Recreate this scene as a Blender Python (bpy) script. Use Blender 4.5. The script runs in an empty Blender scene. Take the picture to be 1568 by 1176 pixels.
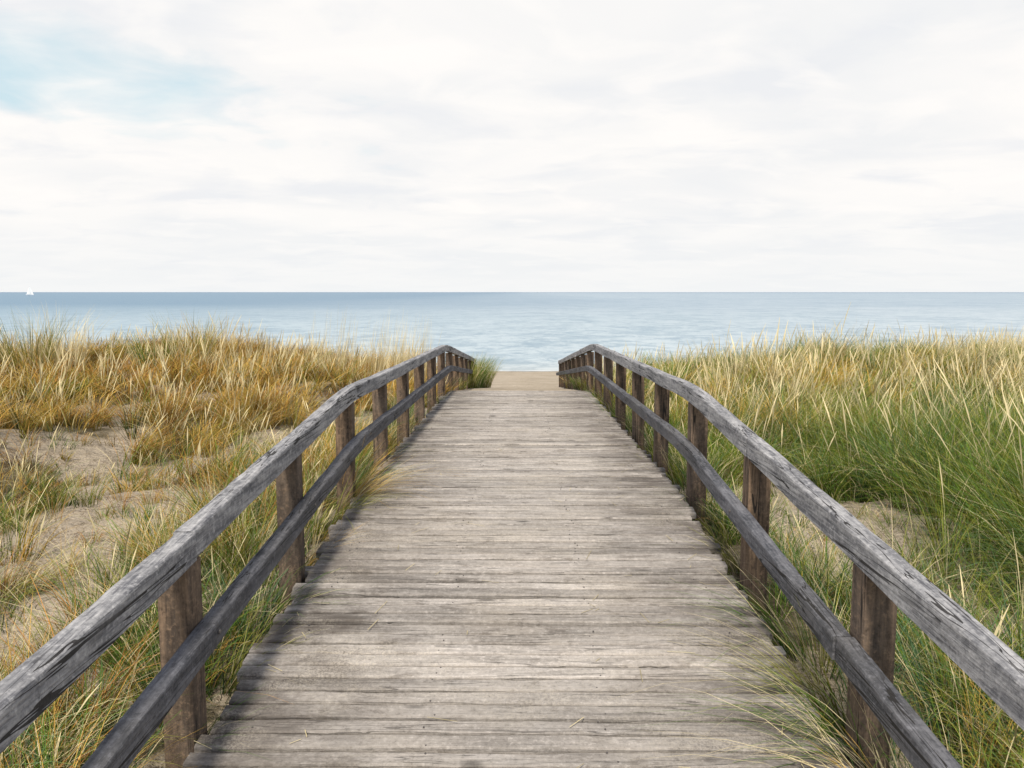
import bpy, math, random
import numpy as np
rng=np.random.default_rng(7); random.seed(7)
S=bpy.context.scene
S.view_settings.view_transform='Standard'; S.view_settings.look='None'; S.view_settings.exposure=0

# ---------- noise ----------
def vnoise(x,y,seed=0):
    x=np.asarray(x,float); y=np.asarray(y,float)
    xi=np.floor(x).astype(np.int64); yi=np.floor(y).astype(np.int64)
    fx=x-xi; fy=y-yi; fx=fx*fx*(3-2*fx); fy=fy*fy*(3-2*fy)
    def h(a,b):
        n=(a*374761393+b*668265263+seed*1442695041)&0xffffffff
        n=((n^(n>>13))*1274126177)&0xffffffff
        n=n^(n>>16)
        return (n&0xffff)/65535.0
    return (h(xi,yi)*(1-fx)+h(xi+1,yi)*fx)*(1-fy)+(h(xi,yi+1)*(1-fx)+h(xi+1,yi+1)*fx)*fy
def fbm(x,y,seed=0,o=4):
    s=0;a=.5;t=0
    for i in range(o):
        s=s+a*vnoise(x*2**i,y*2**i,seed+i*17); t+=a; a*=.5
    return s/t
def sst(a,b,x):
    t=np.clip((x-a)/(b-a),0,1); return t*t*(3-2*t)

# ---------- profile ----------
PY=np.array([-400,-6,0,4.65,11,20.5,21,39.5,70,3000.]); PZ=np.array([-.6,-.44,0,.343,.185,-.91,-.94,-2.42,-4.5,-60.])
DEND=11.3
def dz(y):
    y=np.asarray(y,float); s=0
    for o in (-.3,-.15,0,.15,.3): s=s+np.interp(y+o,PY,PZ)
    return s/5
def terr(x,y):
    x=np.asarray(x,float); y=np.asarray(y,float)
    ax=np.abs(x); d=dz(y)
    walk=d-(.13+.05*fbm(x*1.5,y*1.5,3))*sst(DEND+.5,DEND-.3,y)-.02*sst(DEND-.3,DEND+.1,y)+.05*(fbm(x*1.3,y*1.3,4)-.5)*sst(DEND+.4,DEND+1.5,y)
    dune=.07+.34*(fbm(x*.28+9,y*.28,5)-.5)*2+.06*sst(5,11,y)+.06*sst(4,12,ax)*sst(6,12,y)
    dune=dune-.22*sst(5,0,y)*sst(8,2,ax)
    dune=dune+.26*(fbm(x*.75,y*.75,6,3)-.5)*sst(2,3.5,ax)
    dune=dune+.45*(fbm(x*.12+3,y*.12,8)-.5)*sst(14,40,ax)
    edge=15.5+1.6*(fbm(x*.3,y*0+1,11)-.5)*2
    f=sst(edge,edge+5.5,y)
    beach=np.interp(y,[-400,18,21,39.5,70,3000],[-.7,-.7,-.94,-2.42,-4.5,-60])
    dune=dune*(1-f)+beach*f
    w=sst(1.25,2.9,ax)
    z=walk*(1-w)+dune*w
    z=z+(.07*(fbm(x*2.2,y*2.2,21)-.5)+.09*(fbm(x*5,y*5,22,3)-.5))*sst(1.1,1.5,ax)*sst(36,22,y)
    z=z+.05*(fbm(x*1.2,y*1.2,25)-.5)*sst(20,22,y)*sst(37,33,y)
    return z
def rsand(x,y):
    n=fbm(x*.9,y*.9,31)
    return np.sqrt(((x-2.05)/.75)**2+((y-4.7)/1.15)**2)+(n-.5)*1.5
def dens(x,y):
    ax=np.abs(x); n=fbm(x*.9,y*.9,31); n2=fbm(x*1.7,y*1.7,37)
    d=.26+.74*sst(.40,.53,n2)
    d=np.where(x>1.2,.42+.58*sst(.40,.52,n2),d)
    e=np.sqrt(((x+3.2)/2.0)**2+((y-4.2)/1.7)**2)+(n-.5)*2.2
    d=np.where(e<1.0,.09+.38*sst(.5,.62,n2),d)
    e=rsand(x,y); d=d*(.06+.94*sst(.85,1.15,e))
    e=np.sqrt(((x+2.1)/.9)**2+((y-8.3)/1.7)**2)+(n-.5)*1.6
    d=d*(.22+.78*sst(.7,1.1,e))
    e=np.sqrt(((x+5)/1.8)**2+((y-7.6)/.6)**2)+(n-.5)*1.8
    d=d*(.3+.7*sst(.6,1.0,e))
    edge=18.2+2.4*(fbm(x*.5,y*0,41)-.5)
    d=d*sst(edge+1.2,edge-.6,y)
    d=d*np.where((ax<1.13),0,1)
    return d

# ---------- mesh helpers ----------
def mk(name,V,F,mat,parent=None,smooth=False,cols=None):
    V=np.asarray(V,np.float32); F=np.asarray(F,np.int32)
    m=bpy.data.meshes.new(name); m.vertices.add(len(V)); m.vertices.foreach_set('co',V.ravel())
    k=F.shape[1]; m.loops.add(F.size); m.loops.foreach_set('vertex_index',F.ravel())
    m.polygons.add(len(F)); m.polygons.foreach_set('loop_start',np.arange(0,F.size,k,dtype=np.int32))
    m.polygons.foreach_set('loop_total',np.full(len(F),k,np.int32))
    m.polygons.foreach_set('use_smooth',np.full(len(F),smooth,bool))
    if cols is not None:
        a=m.color_attributes.new('Col','FLOAT_COLOR','POINT')
        c=np.ones((len(V),4),np.float32); c[:,:3]=cols; a.data.foreach_set('color',c.ravel())
    m.update(calc_edges=True); m.materials.append(mat)
    o=bpy.data.objects.new(name,m); S.collection.objects.link(o)
    if parent: o.parent=parent
    return o
def empty(name):
    o=bpy.data.objects.new(name,None); S.collection.objects.link(o); return o
class B:
    def __init__(s): s.V=[];s.F=[];s.C=[];s.n=0
    def add(s,V,F,c=None):
        V=np.asarray(V,float); F=np.asarray(F); s.V.append(V); s.F.append(F+s.n); s.n+=len(V)
        s.C.append(np.tile((1,1,1) if c is None else c,(len(V),1)))
    def out(s,name,mat,parent=None,smooth=False):
        return mk(name,np.vstack(s.V),np.vstack(s.F),mat,parent,smooth,np.vstack(s.C))
def loft(rings):
    n,k,_=rings.shape; V=rings.reshape(-1,3); F=[]
    for i in range(n-1):
        for j in range(k):
            a=i*k+j;b=i*k+(j+1)%k; F.append((a,b,b+k,a+k))
    for base,rev in ((0,True),((n-1)*k,False)):
        for j in range(1,k-2,2):
            q=[base,base+j,base+j+1,base+j+2]
            F.append(tuple(q[::-1] if rev else q))
    return V,np.array(F)

# ---------- node helpers ----------
class NT:
    def __init__(s,name):
        s.m=bpy.data.materials.new(name); s.m.use_nodes=True; s.t=s.m.node_tree; s.t.nodes.clear()
    def n(s,t,**k):
        n=s.t.nodes.new(t)
        for a,b in k.items(): setattr(n,a,b)
        return n
    def l(s,a,b): s.t.links.new(a,b)
    def coord(s,scale,out='Object',loc=(0,0,0)):
        c=s.n('ShaderNodeTexCoord'); m=s.n('ShaderNodeMapping'); m.inputs['Scale'].default_value=scale; m.inputs['Location'].default_value=loc
        s.l(c.outputs[out],m.inputs[0]); return m.outputs[0]
    def noise(s,vec,scale=1,detail=5,rough=.6,dist=0):
        n=s.n('ShaderNodeTexNoise'); n.inputs['Scale'].default_value=scale; n.inputs['Detail'].default_value=detail
        n.inputs['Roughness'].default_value=rough; n.inputs['Distortion'].default_value=dist
        s.l(vec,n.inputs['Vector']); return n.outputs[0]
    def mix(s,f,a,b,mode='MIX'):
        m=s.n('ShaderNodeMix',data_type='RGBA',blend_type=mode)
        for sk,v in ((m.inputs[0],f),(m.inputs[6],a),(m.inputs[7],b)):
            if hasattr(v,'links'): s.l(v,sk)
            elif isinstance(v,(int,float)): sk.default_value=v
            else: sk.default_value=(*v,1)
        return m.outputs[2]
    def math(s,op,a,b=0.,clamp=False):
        m=s.n('ShaderNodeMath',operation=op,use_clamp=clamp)
        for i,v in ((0,a),(1,b)):
            if hasattr(v,'links'): s.l(v,m.inputs[i])
            else: m.inputs[i].default_value=v
        return m.outputs[0]
    def mr(s,v,a,b,c=0.,d=1.):
        m=s.n('ShaderNodeMapRange'); s.l(v,m.inputs[0])
        for i,q in enumerate((a,b,c,d)): m.inputs[i+1].default_value=q
        return m.outputs[0]
    def bump(s,h,st,dist,prev=None):
        b=s.n('ShaderNodeBump'); b.inputs['Strength'].default_value=st; b.inputs['Distance'].default_value=dist
        s.l(h,b.inputs['Height'])
        if prev: s.l(prev,b.inputs['Normal'])
        return b.outputs[0]
    def attr(s,name='Col'):
        a=s.n('ShaderNodeAttribute'); a.attribute_name=name; return a.outputs[0]
    def fin(s,col,rough=.8,normal=None,spec=.3,**k):
        p=s.n('ShaderNodeBsdfPrincipled')
        for nm,v in (('Base Color',col),('Roughness',rough),('Specular IOR Level',spec)):
            if hasattr(v,'links'): s.l(v,p.inputs[nm])
            elif isinstance(v,(int,float)): p.inputs[nm].default_value=v
            else: p.inputs[nm].default_value=(*v,1)
        if normal: s.l(normal,p.inputs['Normal'])
        o=s.n('ShaderNodeOutputMaterial'); s.l(p.outputs[0],o.inputs[0]); return p

def wood(name,axis,light,dark,crack=1.,edge=False,brown=None,streak=1.,ckw=.010):
    t=NT(name)
    def sc(a,b):
        v=[b,b,b]; v[axis]=a; return tuple(v)
    tint=t.attr()
    off=t.n('ShaderNodeVectorMath',operation='MULTIPLY_ADD')
    c=t.n('ShaderNodeTexCoord'); 
    t.l(tint,off.inputs[0]); off.inputs[1].default_value=(37,53,0); t.l(c.outputs['Object'],off.inputs[2])
    def vec(s):
        m=t.n('ShaderNodeMapping'); m.inputs['Scale'].default_value=s; t.l(off.outputs[0],m.inputs[0]); return m.outputs[0]
    g1=t.noise(vec(sc(2.6,90)),1,4,.65,.4)
    g2=t.noise(vec(sc(5,26)),1,4,.65,.6)
    g3=t.noise(t.coord((1.6,1.6,1.6)),1,4,.6)
    g4=t.noise(t.coord((50,50,50)),1,3,.75)
    g5=t.noise(vec(sc(1.6,9)),1,5,.7,.5)
    f=t.math('ADD',t.math('MULTIPLY',g1,.5),t.math('MULTIPLY',g2,.5))
    lo,hi=.5-.15/streak,.5+.15/streak
    col=t.mix(t.mr(f,lo,hi),dark,light)
    if brown: col=t.mix(t.mr(g3,.42,.7,0,.75),col,brown)
    # broad weather stains running with the grain
    col=t.mix(t.mr(g5,.50,.36,0,.55),col,tuple(q*.75 for q in dark))
    col=t.mix(t.mr(g5,.54,.68,0,.40),col,tuple(min(.8,q*1.25) for q in light))
    col=t.mix(t.mr(g4,.52,.72,0,.5),col,tuple(q*1.4 for q in light))
    col=t.mix(t.mr(g4,.45,.28,0,.6),col,tuple(q*.6 for q in dark))
    ck=t.noise(vec(sc(1.1,34)),1,2,.55,.3)
    cm=t.math('LESS_THAN',t.math('ABSOLUTE',t.math('SUBTRACT',ck,.5)),ckw)
    gate=t.mr(t.noise(vec(sc(1.3,9)),1,1,.5),.47,.55)
    cm=t.math('MULTIPLY',cm,gate)
    col=t.mix(t.math('MULTIPLY',cm,.9*crack),col,(.02,.018,.016))
    v=t.n('ShaderNodeTexVoronoi'); v.inputs['Scale'].default_value=1; t.l(vec(sc(2.6,6.5)),v.inputs['Vector'])
    kn=t.mr(v.outputs['Distance'],.06,.14,1,0)
    col=t.mix(t.math('MULTIPLY',kn,.8),col,tuple(q*.3 for q in dark))
    if edge:
        sx=t.n('ShaderNodeSeparateXYZ'); t.l(c.outputs['Object'],sx.inputs[0])
        ex=t.math('ABSOLUTE',t.math('ADD',sx.outputs[0],t.mr(g3,.3,.7,-.14,.14)))
        dn=t.noise(t.coord((2.6,6,5)),1,6,.75)
        e=t.math('MULTIPLY',t.mr(ex,.36,.95),t.mr(dn,.36,.56))
        col=t.mix(t.math('MULTIPLY',e,.85),col,(.10,.083,.070))
        dn2=t.noise(t.coord((5,11,5),loc=(3,7,1)),1,6,.8)
        col=t.mix(t.mr(dn2,.54,.64,0,.55),col,(.15,.127,.105))
        sn=t.noise(t.coord((1.3,2.4,1)),1,5,.75)
        e2=t.math('MULTIPLY',t.mr(sn,.48,.66),t.mr(t.noise(t.coord((120,120,120)),1,2,.8),.42,.6))
        col=t.mix(t.math('MULTIPLY',e2,.6),col,(.60,.54,.45))
    sep=t.n('ShaderNodeSeparateColor'); t.l(tint,sep.inputs[0])
    k=t.mr(sep.outputs[0],0,1,.74,1.16)
    vm=t.n('ShaderNodeVectorMath',operation='SCALE'); t.l(col,vm.inputs[0]); t.l(k,vm.inputs['Scale']); col=vm.outputs[0]
    h=t.math('SUBTRACT',t.math('ADD',f,t.math('MULTIPLY',g4,.35)),t.math('MULTIPLY',cm,1.2))
    nrm=t.bump(h,.9,.010)
    t.fin(col,.82,nrm,.25)
    return t.m

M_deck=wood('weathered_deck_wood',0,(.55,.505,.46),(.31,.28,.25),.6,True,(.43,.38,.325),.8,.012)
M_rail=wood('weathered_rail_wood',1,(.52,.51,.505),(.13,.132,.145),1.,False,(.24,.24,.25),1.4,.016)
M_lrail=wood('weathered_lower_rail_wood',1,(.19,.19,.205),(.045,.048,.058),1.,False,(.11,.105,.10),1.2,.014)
M_post=wood('weathered_post_wood',2,(.27,.185,.12),(.065,.047,.035),1.,False,(.14,.115,.095),1.3,.014)

# sand
t=NT('dune_sand')
big=t.noise(t.coord((1,1,1)),.8,4,.6); med=t.noise(t.coord((1,1,1)),9,5,.65); fine=t.noise(t.coord((1,1,1)),160,2,.7)
col=t.mix(t.mr(big,.35,.65),(.44,.365,.27),(.56,.475,.365))
col=t.mix(t.mr(med,.45,.7,0,.45),col,(.33,.26,.18))
deb=t.noise(t.coord((1,1,1)),30,5,.8,1.5); deb2=t.noise(t.coord((1,1,1)),2.2,4,.7)
at=t.attr(); sp=t.n('ShaderNodeSeparateColor'); t.l(at,sp.inputs[0])
lit=t.math('MULTIPLY',t.mr(deb,.48,.58),t.math('MULTIPLY',t.mr(deb2,.34,.55),t.mr(sp.outputs[2],0,1,.0,1)))
col=t.mix(t.math('MULTIPLY',lit,.85),col,(.12,.085,.05))
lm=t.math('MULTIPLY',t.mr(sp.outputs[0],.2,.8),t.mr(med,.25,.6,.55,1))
col=t.mix(lm,col,(.09,.072,.036))  # brown litter, made darker to paint in shade between the stems
col=t.mix(sp.outputs[1],col,(.26,.215,.165))
col=t.mix(t.mr(fine,.5,.8,0,.3),col,(.65,.57,.46))
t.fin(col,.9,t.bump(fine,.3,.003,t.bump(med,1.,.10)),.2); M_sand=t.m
t=NT('gap_shade_and_sand')
n=t.noise(t.coord((3.0,9,3)),1,4,.6)
t.fin(t.mix(t.mr(n,.54,.68),(.008,.007,.006),(.10,.08,.06)),.95,None,.1); M_gap=t.m  # sand patches on a near-black that paints the shade in open gaps
t=NT('dull_screw'); t.fin((.10,.09,.085),.6,None,.5); M_screw=t.m
t=NT('dune_grass_blades'); a=t.attr()
p=t.n('ShaderNodeBsdfDiffuse'); t.l(a,p.inputs[0])
o=t.n('ShaderNodeOutputMaterial'); t.l(p.outputs[0],o.inputs[0]); M_grass=t.m
# sea
t=NT('sea_water')
w1=t.noise(t.coord((.55,.42,1)),1,5,.7,.5); w2=t.noise(t.coord((.006,.03,1)),1,4,.65,.3)
w4=t.noise(t.coord((.16,.12,1),loc=(4,9,0)),1,6,.85,.4); w5=t.noise(t.coord((.03,.022,1),loc=(4,9,0)),1,6,.9,.3)
c=t.n('ShaderNodeTexCoord'); sx=t.n('ShaderNodeSeparateXYZ'); t.l(c.outputs['Object'],sx.inputs[0])
gx=t.mr(t.math('ADD',sx.outputs[0],t.mr(w2,.3,.7,-25,25)),-100,80)  # left-to-right paling painted into the base colour for the brighter sky reflection
gy=t.mr(sx.outputs[1],45,260)
shal=t.mr(sx.outputs[1],38,46)
deep=t.mix(gx,(.09,.21,.33),(.38,.47,.54))
near=t.mix(gx,(.40,.52,.57),(.54,.61,.64))
col=t.mix(gy,near,deep)
col=t.mix(t.mr(sx.outputs[1],800,6000,0,.55),col,(.085,.19,.31))
dk=(.13,.25,.34)  # dark wave troughs: their shading is put into the colour
col=t.mix(t.math('MULTIPLY',t.mr(w1,.49,.58),t.mr(sx.outputs[1],40,150,.60,.25)),col,dk)
col=t.mix(t.math('MULTIPLY',t.mr(w4,.49,.58),.50),col,dk)
col=t.mix(t.math('MULTIPLY',t.mr(w5,.47,.60),t.mr(sx.outputs[1],80,300,.1,.45)),col,(.11,.23,.34))  # same painted trough shading for the far water
col=t.mix(t.mr(shal,0,1,.5,0),col,(.55,.56,.52))
nr=t.bump(w1,1.,.25)
t.fin(col,.35,nr,.25); M_sea=t.m
t=NT('sea_foam'); t.fin((.8,.82,.82),.7,None,.3); M_foam=t.m
t=NT('white_sailcloth'); t.fin((.85,.85,.83),.6,None,.3); M_sail=t.m
t=NT('boat_hull_paint'); t.fin((.75,.76,.78),.35,None,.5); M_hull=t.m

# ---------- terrain ----------
def axis(lim,n,k):
    u=np.linspace(-1,1,n); return lim*np.sinh(k*u)/np.sinh(k)
xs=axis(3000,460,8.6)
ys=np.unique(np.concatenate([-np.geomspace(1,3000,50)[::-1]-1.9,np.arange(-2.9,10,.05),np.arange(10,24,.09),np.arange(24,42,.25),np.geomspace(42,120,20)]))
X,Y=np.meshgrid(xs,ys); Z=terr(X,Y)
V=np.stack([X,Y,Z],-1).reshape(-1,3)
nx=len(xs); ny=len(ys)
i,j=np.meshgrid(np.arange(ny-1),np.arange(nx-1),indexing='ij'); a=(i*nx+j).ravel()
F=np.stack([a,a+1,a+1+nx,a+nx],1)
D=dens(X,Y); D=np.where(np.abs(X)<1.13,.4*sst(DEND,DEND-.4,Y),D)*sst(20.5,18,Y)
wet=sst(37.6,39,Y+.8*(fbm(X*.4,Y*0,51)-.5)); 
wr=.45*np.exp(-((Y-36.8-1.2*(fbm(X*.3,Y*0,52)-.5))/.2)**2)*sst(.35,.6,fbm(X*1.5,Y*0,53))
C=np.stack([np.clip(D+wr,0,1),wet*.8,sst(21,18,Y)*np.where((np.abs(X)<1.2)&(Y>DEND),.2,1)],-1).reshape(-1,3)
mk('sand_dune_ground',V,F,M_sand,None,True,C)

# ---------- sea ----------
V=[];F=[]
xs2=[-60000,-400,-60,60,400,60000]; ys2=[38.4,60,120,400,2000,60000]
for y in ys2:
    for x in xs2: V.append((x,y,-2.40))
for i in range(5):
    for j in range(5):
        a=i*6+j; F.append((a,a+1,a+7,a+6))
mk('sea',V,F,M_sea,None,True)
xx=np.arange(-160,160,.25); wob=39.4+.8*(fbm(xx*.15,xx*0,61)-.5)
wd=np.clip(.4*(fbm(xx*.8,xx*0,62)-.2),.01,1)
V=np.concatenate([np.stack([xx,wob,np.full_like(xx,-2.394)],1),np.stack([xx,wob+wd,np.full_like(xx,-2.394)],1)])
n=len(xx); a=np.arange(n-1); mk('foam_line',V,np.stack([a,a+1,a+1+n,a+n],1),M_foam)

# ---------- boardwalk ----------
walk=empty('wooden_boardwalk')
b=B(); sc=B(); pitch=.080; y=-3.0; HW=1.02; k=0; ns=60
while y<DEND:
    w=pitch-.0075+rng.normal(0,.0016); t0=rng.random()
    xl=-HW+rng.normal(0,.016); xr=HW+rng.normal(0,.016)
    if rng.random()<.08: xr-=.03
    xs_=np.linspace(xl,xr,ns); yc=y+w/2
    skew=rng.normal(0,.0018)
    zb=dz(yc)+rng.normal(0,.0026); slope=(dz(yc+.05)-dz(yc-.05))/.1+rng.normal(0,.025)
    def ed(s1): return np.clip(.024*(fbm(xs_*2.6,xs_*0+k*.77+s1,71,4)-.42),-.0004,.011)+.0024*rng.random(ns)
    e1=ed(0); e2=ed(50)
    wear=.005*(fbm(xs_*5,xs_*0+k*1.3,73)-.5)
    yl=-w/2+e1; yr=w/2-e2
    prof=[]
    for q in range(ns):
        r=.006
        pts=[(yl[q],-.032),(yl[q],-r),(yl[q]+r*.4,-r*.35),(yl[q]+r,0),(yr[q]-r,0),(yr[q]-r*.4,-r*.35),(yr[q],-r),(yr[q],-.032)]
        prof.append([(xs_[q],yc+skew*xs_[q]+p_,zb+wear[q]+z_+slope*p_) for p_,z_ in pts])
    V,F=loft(np.array(prof)); b.add(V,F,(t0,rng.random(),0))
    if y<9:
        for sxp in (-.86,-.3,.29,.84):
            for oy in (-.018,.02):
                if rng.random()<.35: continue
                cx=sxp+rng.normal(0,.016); cy=yc+oy+rng.normal(0,.004); th=np.linspace(0,2*np.pi,8,endpoint=False)
                zc=dz(cy)+.0012
                r0=np.stack([cx+.0032*np.cos(th),cy+.0032*np.sin(th),np.full(8,zc-.004)],1); r1=r0.copy(); r1[:,2]=zc
                V,F=loft(np.array([r0,r1])); sc.add(V,F)
    y+=pitch; k+=1
b.out('deck_planks',M_deck,walk); sc.out('screws',M_screw,walk)
yy=np.arange(-3,DEND,.1)
V=np.concatenate([np.stack([np.full_like(yy,s*.99),yy,dz(yy)-.022],1) for s in (-1,1)]); n=len(yy); a=np.arange(n-1)
mk('gap_fill',V,np.stack([a,a+n,a+n+1,a+1],1),M_gap,walk)  # sheet under the planks, carries the painted gap shade
b=B()
for xj in (-.9,-.3,.3,.9):
    R=[[(xj-.04,q,dz(q)-.036),(xj+.04,q,dz(q)-.036),(xj+.04,q,dz(q)-.16),(xj-.04,q,dz(q)-.16)] for q in np.arange(-3,DEND-.1,.3)]
    V,F=loft(np.array(R)); b.add(V,F,(.2,.3,0))
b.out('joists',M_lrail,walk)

# ---------- handrails ----------
def beam(bd,side,xi,xo,ztop,h,y0,y1,tint):
    ys_=np.arange(y0,y1,.03); ys_=np.append(ys_,y1); r=.007; rings=[]
    sd=rng.integers(1000)
    for q in ys_:
        zt=float(dz(q))+ztop; jx=.009*(fbm(q*.8,sd*1.,81)-.5)*2
        jt=.008*(float(fbm(q*2.5,sd*1.,83))-.5); ch=.016*float(fbm(q*8,sd*1.,84))**3; c2=.012*float(fbm(q*7,sd+5.,85))**3
        pts=[(xi,zt-h),(xi,zt-r-ch),(xi+r*.3,zt-r*.3-ch*.6),(xi+r+ch,zt),(xo-r-c2,zt),(xo-r*.3,zt-r*.3-c2*.6),(xo,zt-r-c2),(xo,zt-h)]
        rings.append([(side*(px+jx),q,pz+jt) for px,pz in pts])
    R=np.array(rings)
    if side<0: R=R[:,::-1]
    V,F=loft(R); bd.add(V,F[:,::-1],(tint,rng.random(),0))
for side,yend,poff,dzt,dx_ in ((-1,18.2,.07,0,0),(1,20.3,0,.015,.01)):
    H=empty('wooden_handrail')
    posts=[p for p in np.arange(2.28+poff-1.185*4,yend,1.185)]
    top=B(); low=B(); ps=B(); bo=B()
    jts=[posts[0]-.1]+[p for i_,p in enumerate(posts) if i_%3==(1 if side<0 else 2) and i_>0]+[yend]
    for a_,c_ in zip(jts[:-1],jts[1:]):
        beam(top,side,1.024+dx_,1.092+dx_,.675+dzt,.09,a_+.003,c_-.003,.35+.5*rng.random())
    jts=[posts[0]-.1]+[p for i_,p in enumerate(posts) if i_%3==1 and i_>0]+[yend-.1]
    for a_,c_ in zip(jts[:-1],jts[1:]):
        beam(low,side,.966+dx_,1.0245+dx_,.375,.078,a_+.003,c_-.003,.3+.6*rng.random())
    for p_ in posts:
        zt=float(dz(p_))+.580+dzt; hw=.048; rings=[]
        tw=rng.normal(0,.03); lx=rng.normal(0,.008)
        for f_ in np.linspace(0,1,9):
            z_=zt-f_*1.15; cx=side*(1.079+dx_+abs(lx)*f_); 
            pts=[(-.051,-hw+.006),(-.045,-hw),(.045,-hw),(.051,-hw+.006),(.051,hw-.006),(.045,hw),(-.045,hw),(-.051,hw-.006)]
            rings.append([(cx+u*math.cos(tw)-v*math.sin(tw),p_+v+u*math.sin(tw),z_) for u,v in pts])
        V,F=loft(np.array(rings)); ps.add(V,F[:,::-1],(.2+.7*rng.random(),rng.random(),0))
        th=np.linspace(0,2*np.pi,8,endpoint=False); zc=float(dz(p_))+.337
        r0=np.stack([np.full(8,side*(.970+dx_)),p_+.02+.007*np.cos(th),zc+.007*np.sin(th)],1); r1=r0.copy(); r1[:,0]=side*(.963+dx_)
        V,F=loft(np.array([r0,r1])); bo.add(V,F)
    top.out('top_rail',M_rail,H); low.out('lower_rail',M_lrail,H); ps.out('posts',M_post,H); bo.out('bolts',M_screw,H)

# ---------- grass ----------
PAL=dict(green=(.105,.190,.033),blue=(.105,.195,.09),olive=(.26,.265,.055),gold=(.60,.375,.095),rust=(.50,.245,.07),straw=(.80,.68,.40))
def pal(n): return np.array(PAL[n])
TV=[];TF=[];TC=[];tn=0
T5=(0,.3,.58,.82,1.0); T4=(0,.42,.78,1.0)
def blades(P,hgt,az,lean,curl,wid,cb,ct,T=T5,spike=None):
    global tn
    N=len(P); K=len(T); dirx=np.cos(az);diry=np.sin(az)
    fa=rng.random(N)*2*np.pi; V=np.zeros((N,K,2,3)); C=np.zeros((N,K,2,3))
    wx=np.cos(fa);wy=np.sin(fa)
    sw=[.5,.4,.35,1.9,.3] if K==5 else [.5,.4,1.7,.3]
    for k_,t_ in enumerate(T):
        out=(lean*t_+curl*t_**2.2)*hgt; up=hgt*(t_-.35*(lean+curl)**1.5*t_**2.5)
        w=wid*(1-t_)**.6 if t_<1 else wid*.05
        if spike is not None: w=wid*np.where(spike,sw[k_],(1-t_)**.6+.03)
        else: w=w+0*hgt
        for s_,sg in ((0,-.5),(1,.5)):
            V[:,k_,s_,0]=P[:,0]+dirx*out+wx*w*sg
            V[:,k_,s_,1]=P[:,1]+diry*out+wy*w*sg
            V[:,k_,s_,2]=P[:,2]+up-.02*(t_==0)
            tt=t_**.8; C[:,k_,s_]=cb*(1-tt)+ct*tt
    base=(np.arange(N)*K*2)[:,None]; q=np.arange(K-1)[None]*2
    a=base+q; F=np.stack([a,a+1,a+3,a+2],-1).reshape(-1,4)
    TV.append(V.reshape(-1,3));TC.append(C.reshape(-1,3));TF.append(F+tn); tn+=N*K*2
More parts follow.
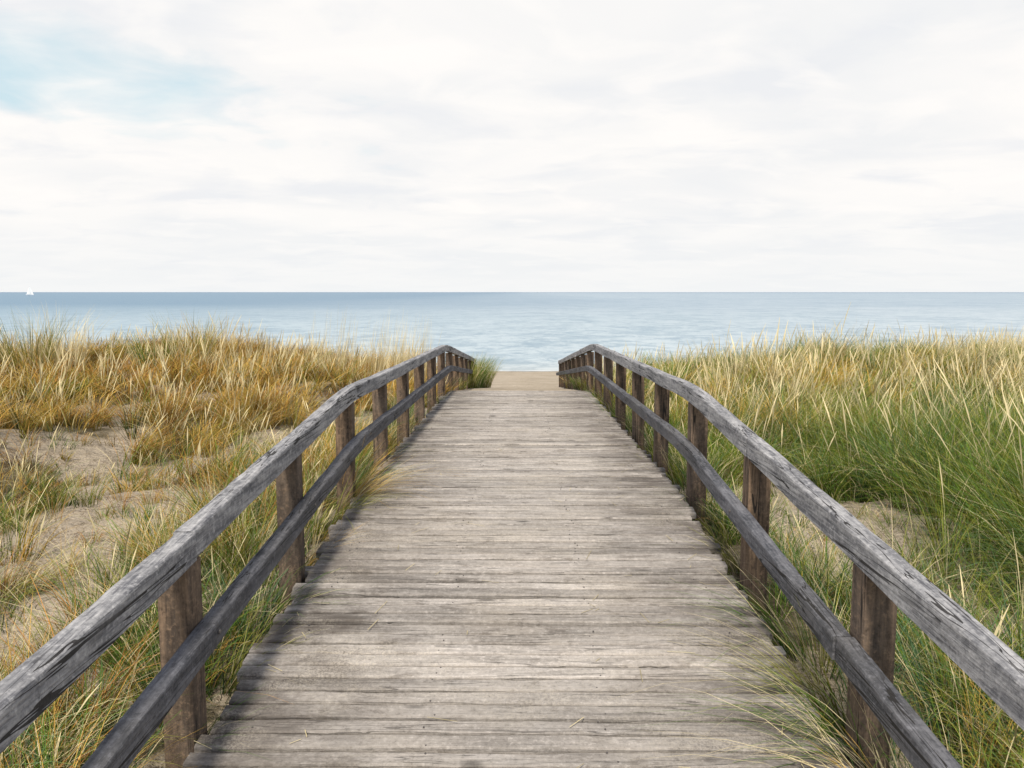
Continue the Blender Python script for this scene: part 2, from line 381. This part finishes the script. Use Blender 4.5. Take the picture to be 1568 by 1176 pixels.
def scatter(x0,x1,y0,y1,perm2,nb,wid,hs=1.,T=T5):
    n=int((x1-x0)*(y1-y0)*perm2); x=rng.uniform(x0,x1,n); y=rng.uniform(y0,y1,n)
    keep=rng.random(n)<dens(x,y); 
    keep&=(np.abs(x)<.75*(y+1.2)+1.5) | (rng.random(n)<.3)
    x=x[keep];y=y[keep]; n=len(x); ax=np.abs(x)
    pn=fbm(x*.35+5,y*.35,91); pn2=fbm(x*.9,y*.9,93); pn3=fbm(x*.8+11,y*.8,95)
    L=x<0
    h=np.where(L,.41,.49)+.66*(pn2-.5)+.11*rng.normal(size=n)
    h=h*np.where(L&(y<6.5),.86,1)
    h=np.where((~L)&(y<7.5)&(x>1.7),np.maximum(h,.42)*(1.05+.38*sst(2.4,3.4,x)),h)
    h=np.where((~L)&(x<2.7)&(y>2.8)&(y<5.6),h*.75,h)
    near=sst(2.0,1.2,ax); h=h*(1-.42*near*sst(17,13,y))
    dn=dens(x,y); h=h*np.where(dn<.25,.62,1); h=np.clip(h,.12,.95)*hs
    u=pn3-.5
    g_gold=np.where(L,sst(4.8,7.2,y)*.60+.30,.03+.10*sst(7,11,y))+ (pn-.5)*.7+u*np.where(L,1.2,.8)
    g_straw=np.where(L,.10,.08+.24*sst(6.5,10,y)+.14*sst(5,8,x))
    r=rng.random(n)
    typ=np.where(r<g_gold,0,np.where(r<g_gold+g_straw,1,2))
    r2=rng.random(n)[:,None]
    gold=np.where(r2<np.where(L,.45,.1)[:,None],pal('rust'),pal('gold')); straw=np.where(r2<.3,pal('gold'),pal('straw'))
    grn=np.where(r2<.5,pal('green'),np.where(r2<.7,pal('olive'),pal('blue')))
    rr=typ[:,None]; cols=np.where(rr==0,gold,np.where(rr==1,straw,grn))
    cnt=np.maximum(6,(nb*(.5+rng.random(n))*(.5+.7*np.minimum(h/.5,1.3))).astype(int))
    idx=np.repeat(np.arange(n),cnt); N=len(idx)
    rad=(.03+.11*rng.random(n))[idx]; a=rng.random(N)*2*np.pi; rr_=rad*np.sqrt(rng.random(N))
    px=x[idx]+np.cos(a)*rr_; py=y[idx]+np.sin(a)*rr_
    bad=(np.abs(px)<1.06)&(py<20.5); px=np.where(bad,np.sign(px)*1.07,px)
    P=np.stack([px,py,terr(px,py)],1)
    hh=h[idx]*(.45+.65*rng.random(N))
    az=a+rng.normal(0,.6,N)
    lean=.10+.42*rng.random(N)*(.4+rr_/rad); curl=.08+.8*rng.random(N)**1.7
    tw=rng.normal(0,.22,n)[idx]
    wd_=np.where(x<0,.18,np.where(y<7,-.12,.15))[idx]
    vx=np.cos(az)*lean+wd_+tw; vy=np.sin(az)*lean+.02+rng.normal(0,.18,n)[idx]; az=np.arctan2(vy,vx); lean=np.hypot(vx,vy)
    c=cols[idx]*(.6+.75*rng.random(N))[:,None]*(.65+.6*rng.random(n))[idx][:,None]
    o_=rng.random(N); c=np.where((o_<.08)[:,None],pal('straw')*(.6+.5*rng.random(N))[:,None],c)
    c=np.where(((o_>.14)&(o_<.30))[:,None],pal('olive')*(.7+.6*rng.random(N))[:,None],c)
    gmix=(.45*(typ[idx]!=2))[:,None]
    cb=(c*.34*(1-gmix)+pal('green')*.42*gmix)+np.array([.005,.004,.002]); ct=c*1.18+np.array([.028,.022,.0])  # blade bases darkened in colour, standing in for shade deep in the grass
    spk=(rng.random(N)<np.where(typ[idx]==2,.012,.045))
    hh=np.where(spk,h[idx]*(1.05+.3*rng.random(N)),hh); lean=np.where(spk,lean*.5,lean); curl=np.where(spk,.08,curl)
    ct=np.where(spk[:,None],pal('straw')*(.8+.4*rng.random(N))[:,None],ct)
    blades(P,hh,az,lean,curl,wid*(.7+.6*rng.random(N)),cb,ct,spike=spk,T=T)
scatter(-7,7,.0,4.5,60,42,.0042)
scatter(-9,9,4.5,9,50,38,.0055)
scatter(-14,14,9,20.5,26,34,.0085,1,T4)
scatter(-30,-14,2,20.5,7,24,.013,1,T4)
scatter(14,30,2,20.5,7,24,.013,1,T4)
scatter(-14,-9,2,9,15,30,.009,1,T4); scatter(9,14,2,9,15,30,.009,1,T4)
scatter(-12,12,-8,0,4,20,.01,1,T4)
def tuft(x,y,h,n,cname,az0=None,ln=.3,rad=.1,wid=.005,cu=.4):
    N=n; a=rng.random(N)*2*np.pi; r=rad*np.sqrt(rng.random(N)); px=x+np.cos(a)*r; py=y+np.sin(a)*r
    P=np.stack([px,py,terr(px,py)],1); az=a if az0 is None else az0+rng.normal(0,.55,N)
    c=pal(cname)*(.7+.6*rng.random(N))[:,None]
    c=np.where((rng.random(N)<.22)[:,None],pal('straw')*.85,c)
    blades(P,h*(.5+.6*rng.random(N)),az,ln*(.4+.9*rng.random(N)),cu*rng.random(N),wid*(.7+.6*rng.random(N)),c*.45+.008,c*1.1)  # darkened base colour paints in the shade low in the tuft
for (x,y,h,n,cn) in [(-8.0,12.5,1.15,260,'olive'),(-7.7,12.8,1.2,160,'straw'),(-5.6,13,1.05,240,'olive'),(-5.3,13.2,1.05,120,'gold'),(-6.2,13,.75,160,'green'),(5.2,13,.8,200,'green'),(7.5,12.6,.85,220,'straw'),(8.6,12.4,.8,200,'gold'),(3.6,12.5,.72,160,'olive')]:
    tuft(x,y,h,n,cn,None,.22,.3,.008)
for i_ in range(40):
    tuft(-1.6-1.8*rng.random(),12+2.5*rng.random(),1.05+.25*rng.random(),12,'straw',.2,.10,.18,.0055,.12)
for i_ in range(320):
    x_=-1.3-4.6*rng.random(); y_=2.4+4.0*rng.random()
    tuft(x_,y_,.12+.26*rng.random()**2,int(8+32*rng.random()),random.choice(['olive','straw','green','gold','rust','gold']),None,.5,.06,.0038,.7)
for i_ in range(60):
    tuft(1.4+1.4*rng.random(),3.6+2.6*rng.random(),.10+.24*rng.random()**2,int(8+24*rng.random()),random.choice(['olive','straw','green','gold']),None,.5,.05,.0035,.7)
for i_ in range(60):
    y_=1.5+6*rng.random(); tuft(-1.3-.7*rng.random(),y_,.32+.26*rng.random(),90,random.choice(['gold','olive','gold','green','rust','green']),None,.45,.10,.0042,.7)
for i_ in range(50):
    y_=1.2+2.5*rng.random(); tuft(1.3+.9*rng.random(),y_,.36+.26*rng.random(),85,random.choice(['green','olive','blue','green','blue']),None,.45,.10,.0042,.7)
for (x,y,h,n,cn,az0) in [(-1.11,4.75,.54,200,'gold',0.1),(-1.12,4.5,.44,130,'olive',-.1),(-1.12,5.1,.42,120,'green',0.2),(-1.12,3.3,.36,90,'green',0),(-1.12,2.85,.32,80,'olive',.3),(-1.12,3.9,.32,70,'gold',.1),(-1.12,2.4,.3,70,'green',.1),
        (1.13,2.6,.52,100,'olive',3.0),(1.13,2.3,.54,120,'green',3.2),(1.13,2.1,.5,80,'straw',3.0),(1.14,3.1,.42,70,'green',3.1),(1.13,1.85,.46,100,'gold',2.8),(1.14,3.9,.32,60,'olive',3.1),(1.14,4.8,.28,50,'green',3.1),(-1.12,6.2,.34,70,'green',0),(-1.12,7.3,.34,60,'olive',0)]:
    tuft(x,y,h,n,cn,az0,.75,.06,.0042,.75)
for i_ in range(16):
    s_=-1 if rng.random()<.5 else 1; tuft(s_*1.13,8+9*rng.random(),.25+.1*rng.random(),60,random.choice(['green','olive']),0 if s_<0 else 3.14,.5,.08,.006)
for (x,y) in [(-1.1,15.8),(-1.05,16.4),(-1.0,16.9),(-1.0,17.4),(-1.3,17.2),(-1.1,18.0),(-.92,18.4),(-.85,17.7),(-.95,17.1)]:
    tuft(x,y,.80,210,random.choice(['green','olive','green','blue']),None,.34,.18,.008)
for s_ in (-1,1):
    for i_ in range(60):
        yy_=1+9*rng.random(); tuft(s_*(1.2+.25*rng.random()),yy_,.26+.15*rng.random(),45,random.choice(['green','blue','olive','green']),None,.4,.1,.0042)
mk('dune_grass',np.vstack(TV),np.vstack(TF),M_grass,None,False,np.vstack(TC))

N=170; px=rng.uniform(-.97,.97,N); px=np.sign(px)*np.abs(px)**.5; py=rng.uniform(1.5,8,N)
V=[];F=[];C=[]
for i_ in range(N):
    L_=.02+.10*rng.random(); a=rng.random()*6.28; w=.0013; zf=lambda q:float(dz(q))+.006
    p0=np.array([px[i_],py[i_]]); d=np.array([math.cos(a),math.sin(a)])*L_; n_=np.array([-d[1],d[0]])/L_*w; p1=p0+d
    bi=len(V)
    for p in (p0-n_,p0+n_,p1+n_,p1-n_): V.append((p[0],p[1],zf(p[1])))
    F.append((bi,bi+1,bi+2,bi+3)); c=pal('straw')*(.4+.5*rng.random()); C+= [c]*4
mk('dry_straw_litter',V,F,M_grass,None,False,np.array(C))

# ---------- sailboat ----------
boat=empty('sailboat'); bx,by,bz=-634,1000,-2.4
rings=[]
for u in np.linspace(0,1,12):
    w=1.4*math.sin(math.pi*min(1,.18+u*.82))**.7*(1 if u<.999 else .02)+.02; L_=-5+10*u; sh=.15*(2*u-1)**2
    rings.append([(bx+L_,by-w,bz+1.0+sh),(bx+L_,by-w*.8,bz+.2),(bx+L_,by-w*.2,bz-.3),(bx+L_,by+w*.2,bz-.3),(bx+L_,by+w*.8,bz+.2),(bx+L_,by+w,bz+1.0+sh)])
V,F=loft(np.array(rings)); mk('hull',V,F,M_hull,boat,True)
def tri(name,A,Bp,Cp,bel):
    n=8; V=[];F=[]
    for i_ in range(n+1):
        for j_ in range(n+1):
            u=i_/n;v=j_/n; A_=np.array(A);p=A_+(np.array(Bp)-A_)*u; q=np.array(Cp)+(np.array(Bp)-np.array(Cp))*u
            r=p+(q-p)*v; r=r+np.array([0,-bel*math.sin(math.pi*v)*(1-u),0]); V.append(r)
    for i_ in range(n):
        for j_ in range(n): a=i_*(n+1)+j_; F.append((a,a+1,a+n+2,a+n+1))
    mk(name,V,F,M_sail,boat,True)
tri('mainsail',(bx+.3,by,bz+1.6),(bx+.3,by,bz+11.5),(bx-4.6,by,bz+1.7),.6)
tri('jib',(bx+4.8,by,bz+1.4),(bx+.6,by,bz+10.2),(bx+.7,by,bz+1.8),.5)
R=[[(bx+.3+.08*math.cos(q),by+.08*math.sin(q),z_) for q in np.linspace(0,2*math.pi,8,endpoint=False)] for z_ in (bz+.5,bz+12)]
V,F=loft(np.array(R)); mk('mast',V,F,M_hull,boat)

# ---------- world ----------
W=bpy.data.worlds.new('World'); S.world=W; W.use_nodes=True; nt=W.node_tree; nt.nodes.clear()
t=NT.__new__(NT); t.t=nt
EL=math.radians(54); AZ=math.radians(190)
sky=t.n('ShaderNodeTexSky',sky_type='NISHITA'); sky.sun_disc=False; sky.sun_elevation=EL; sky.sun_rotation=AZ; sky.air_density=1; sky.dust_density=1.5
c=t.n('ShaderNodeTexCoord'); s=t.n('ShaderNodeSeparateXYZ'); t.l(c.outputs['Generated'],s.inputs[0])
zz=t.math('ADD',t.math('MAXIMUM',s.outputs[2],0.),.13)
u=t.math('DIVIDE',s.outputs[0],zz); v=t.math('DIVIDE',s.outputs[1],zz)
cb=t.n('ShaderNodeCombineXYZ'); t.l(u,cb.inputs[0]); t.l(v,cb.inputs[1])
def mp(loc,scl):
    m2=t.n('ShaderNodeMapping'); m2.inputs['Location'].default_value=loc; m2.inputs['Scale'].default_value=scl; t.l(cb.outputs[0],m2.inputs[0]); return m2.outputs[0]
n1=t.noise(mp((0,0,0),(.8,1,1)),.9,6,.5,.5)
n2=t.noise(mp((5.3,2.2,0),(.8,1.0,1)),1.6,6,.55,.4)
n3=t.noise(mp((1.3,8.2,0),(1.,1.2,1)),2.4,5,.52,.5)
cl=t.mix(t.mr(n1,.40,.58),(8.95,9.0,9.08),(9.9,9.7,9.5))
cl=t.mix(t.mr(n2,.53,.66,0,.75),cl,(8.45,8.6,8.9))
cl=t.mix(t.mr(n3,.50,.66,0,.6),cl,(10.3,10.0,9.7))
hz=t.mr(s.outputs[2],0,.11,.75,0); cl=t.mix(hz,cl,(9.0,9.15,9.2))
dx=t.math('DIVIDE',t.math('ADD',s.outputs[0],.58),.25)
sk=t.math('MULTIPLY',t.math('ADD',s.outputs[0],.5),-.10)
dzv=t.math('DIVIDE',t.math('SUBTRACT',t.math('SUBTRACT',s.outputs[2],.222),sk),.042)
rr=t.math('SQRT',t.math('ADD',t.math('MULTIPLY',dx,dx),t.math('MULTIPLY',dzv,dzv)))
nb=t.math('ADD',t.math('MULTIPLY',n3,.4),t.math('MULTIPLY',n1,.6))
op=t.math('MULTIPLY',t.mr(t.math('ADD',rr,t.mr(nb,.38,.62,-.8,.8)),1.4,.1,0,1),.65)
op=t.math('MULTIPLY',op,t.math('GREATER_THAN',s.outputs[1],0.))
skyc=t.mix(.7,sky.outputs[0],(5.6,8.8,9.8))
fc=t.mix(op,cl,skyc)
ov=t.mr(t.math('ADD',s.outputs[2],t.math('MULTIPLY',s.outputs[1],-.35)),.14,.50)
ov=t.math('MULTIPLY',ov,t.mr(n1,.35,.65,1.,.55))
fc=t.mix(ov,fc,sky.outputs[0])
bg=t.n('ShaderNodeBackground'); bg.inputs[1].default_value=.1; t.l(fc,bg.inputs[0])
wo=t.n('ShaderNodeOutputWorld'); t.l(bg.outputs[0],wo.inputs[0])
L=bpy.data.lights.new('sun','SUN'); L.energy=3.9; L.angle=math.radians(8); L.color=(1,.93,.82)
lo=bpy.data.objects.new('sun',L); S.collection.objects.link(lo); lo.rotation_euler=(math.radians(36),0,math.radians(-10))

# ---------- camera ----------
cam=bpy.data.cameras.new('camera'); cam.lens=27.1; cam.sensor_width=36; cam.clip_start=.05; cam.clip_end=100000
co=bpy.data.objects.new('camera',cam); S.collection.objects.link(co); co.location=(0,0,1.6)
co.rotation_euler=(math.radians(90-6.8),0,math.radians(.53)); S.camera=co
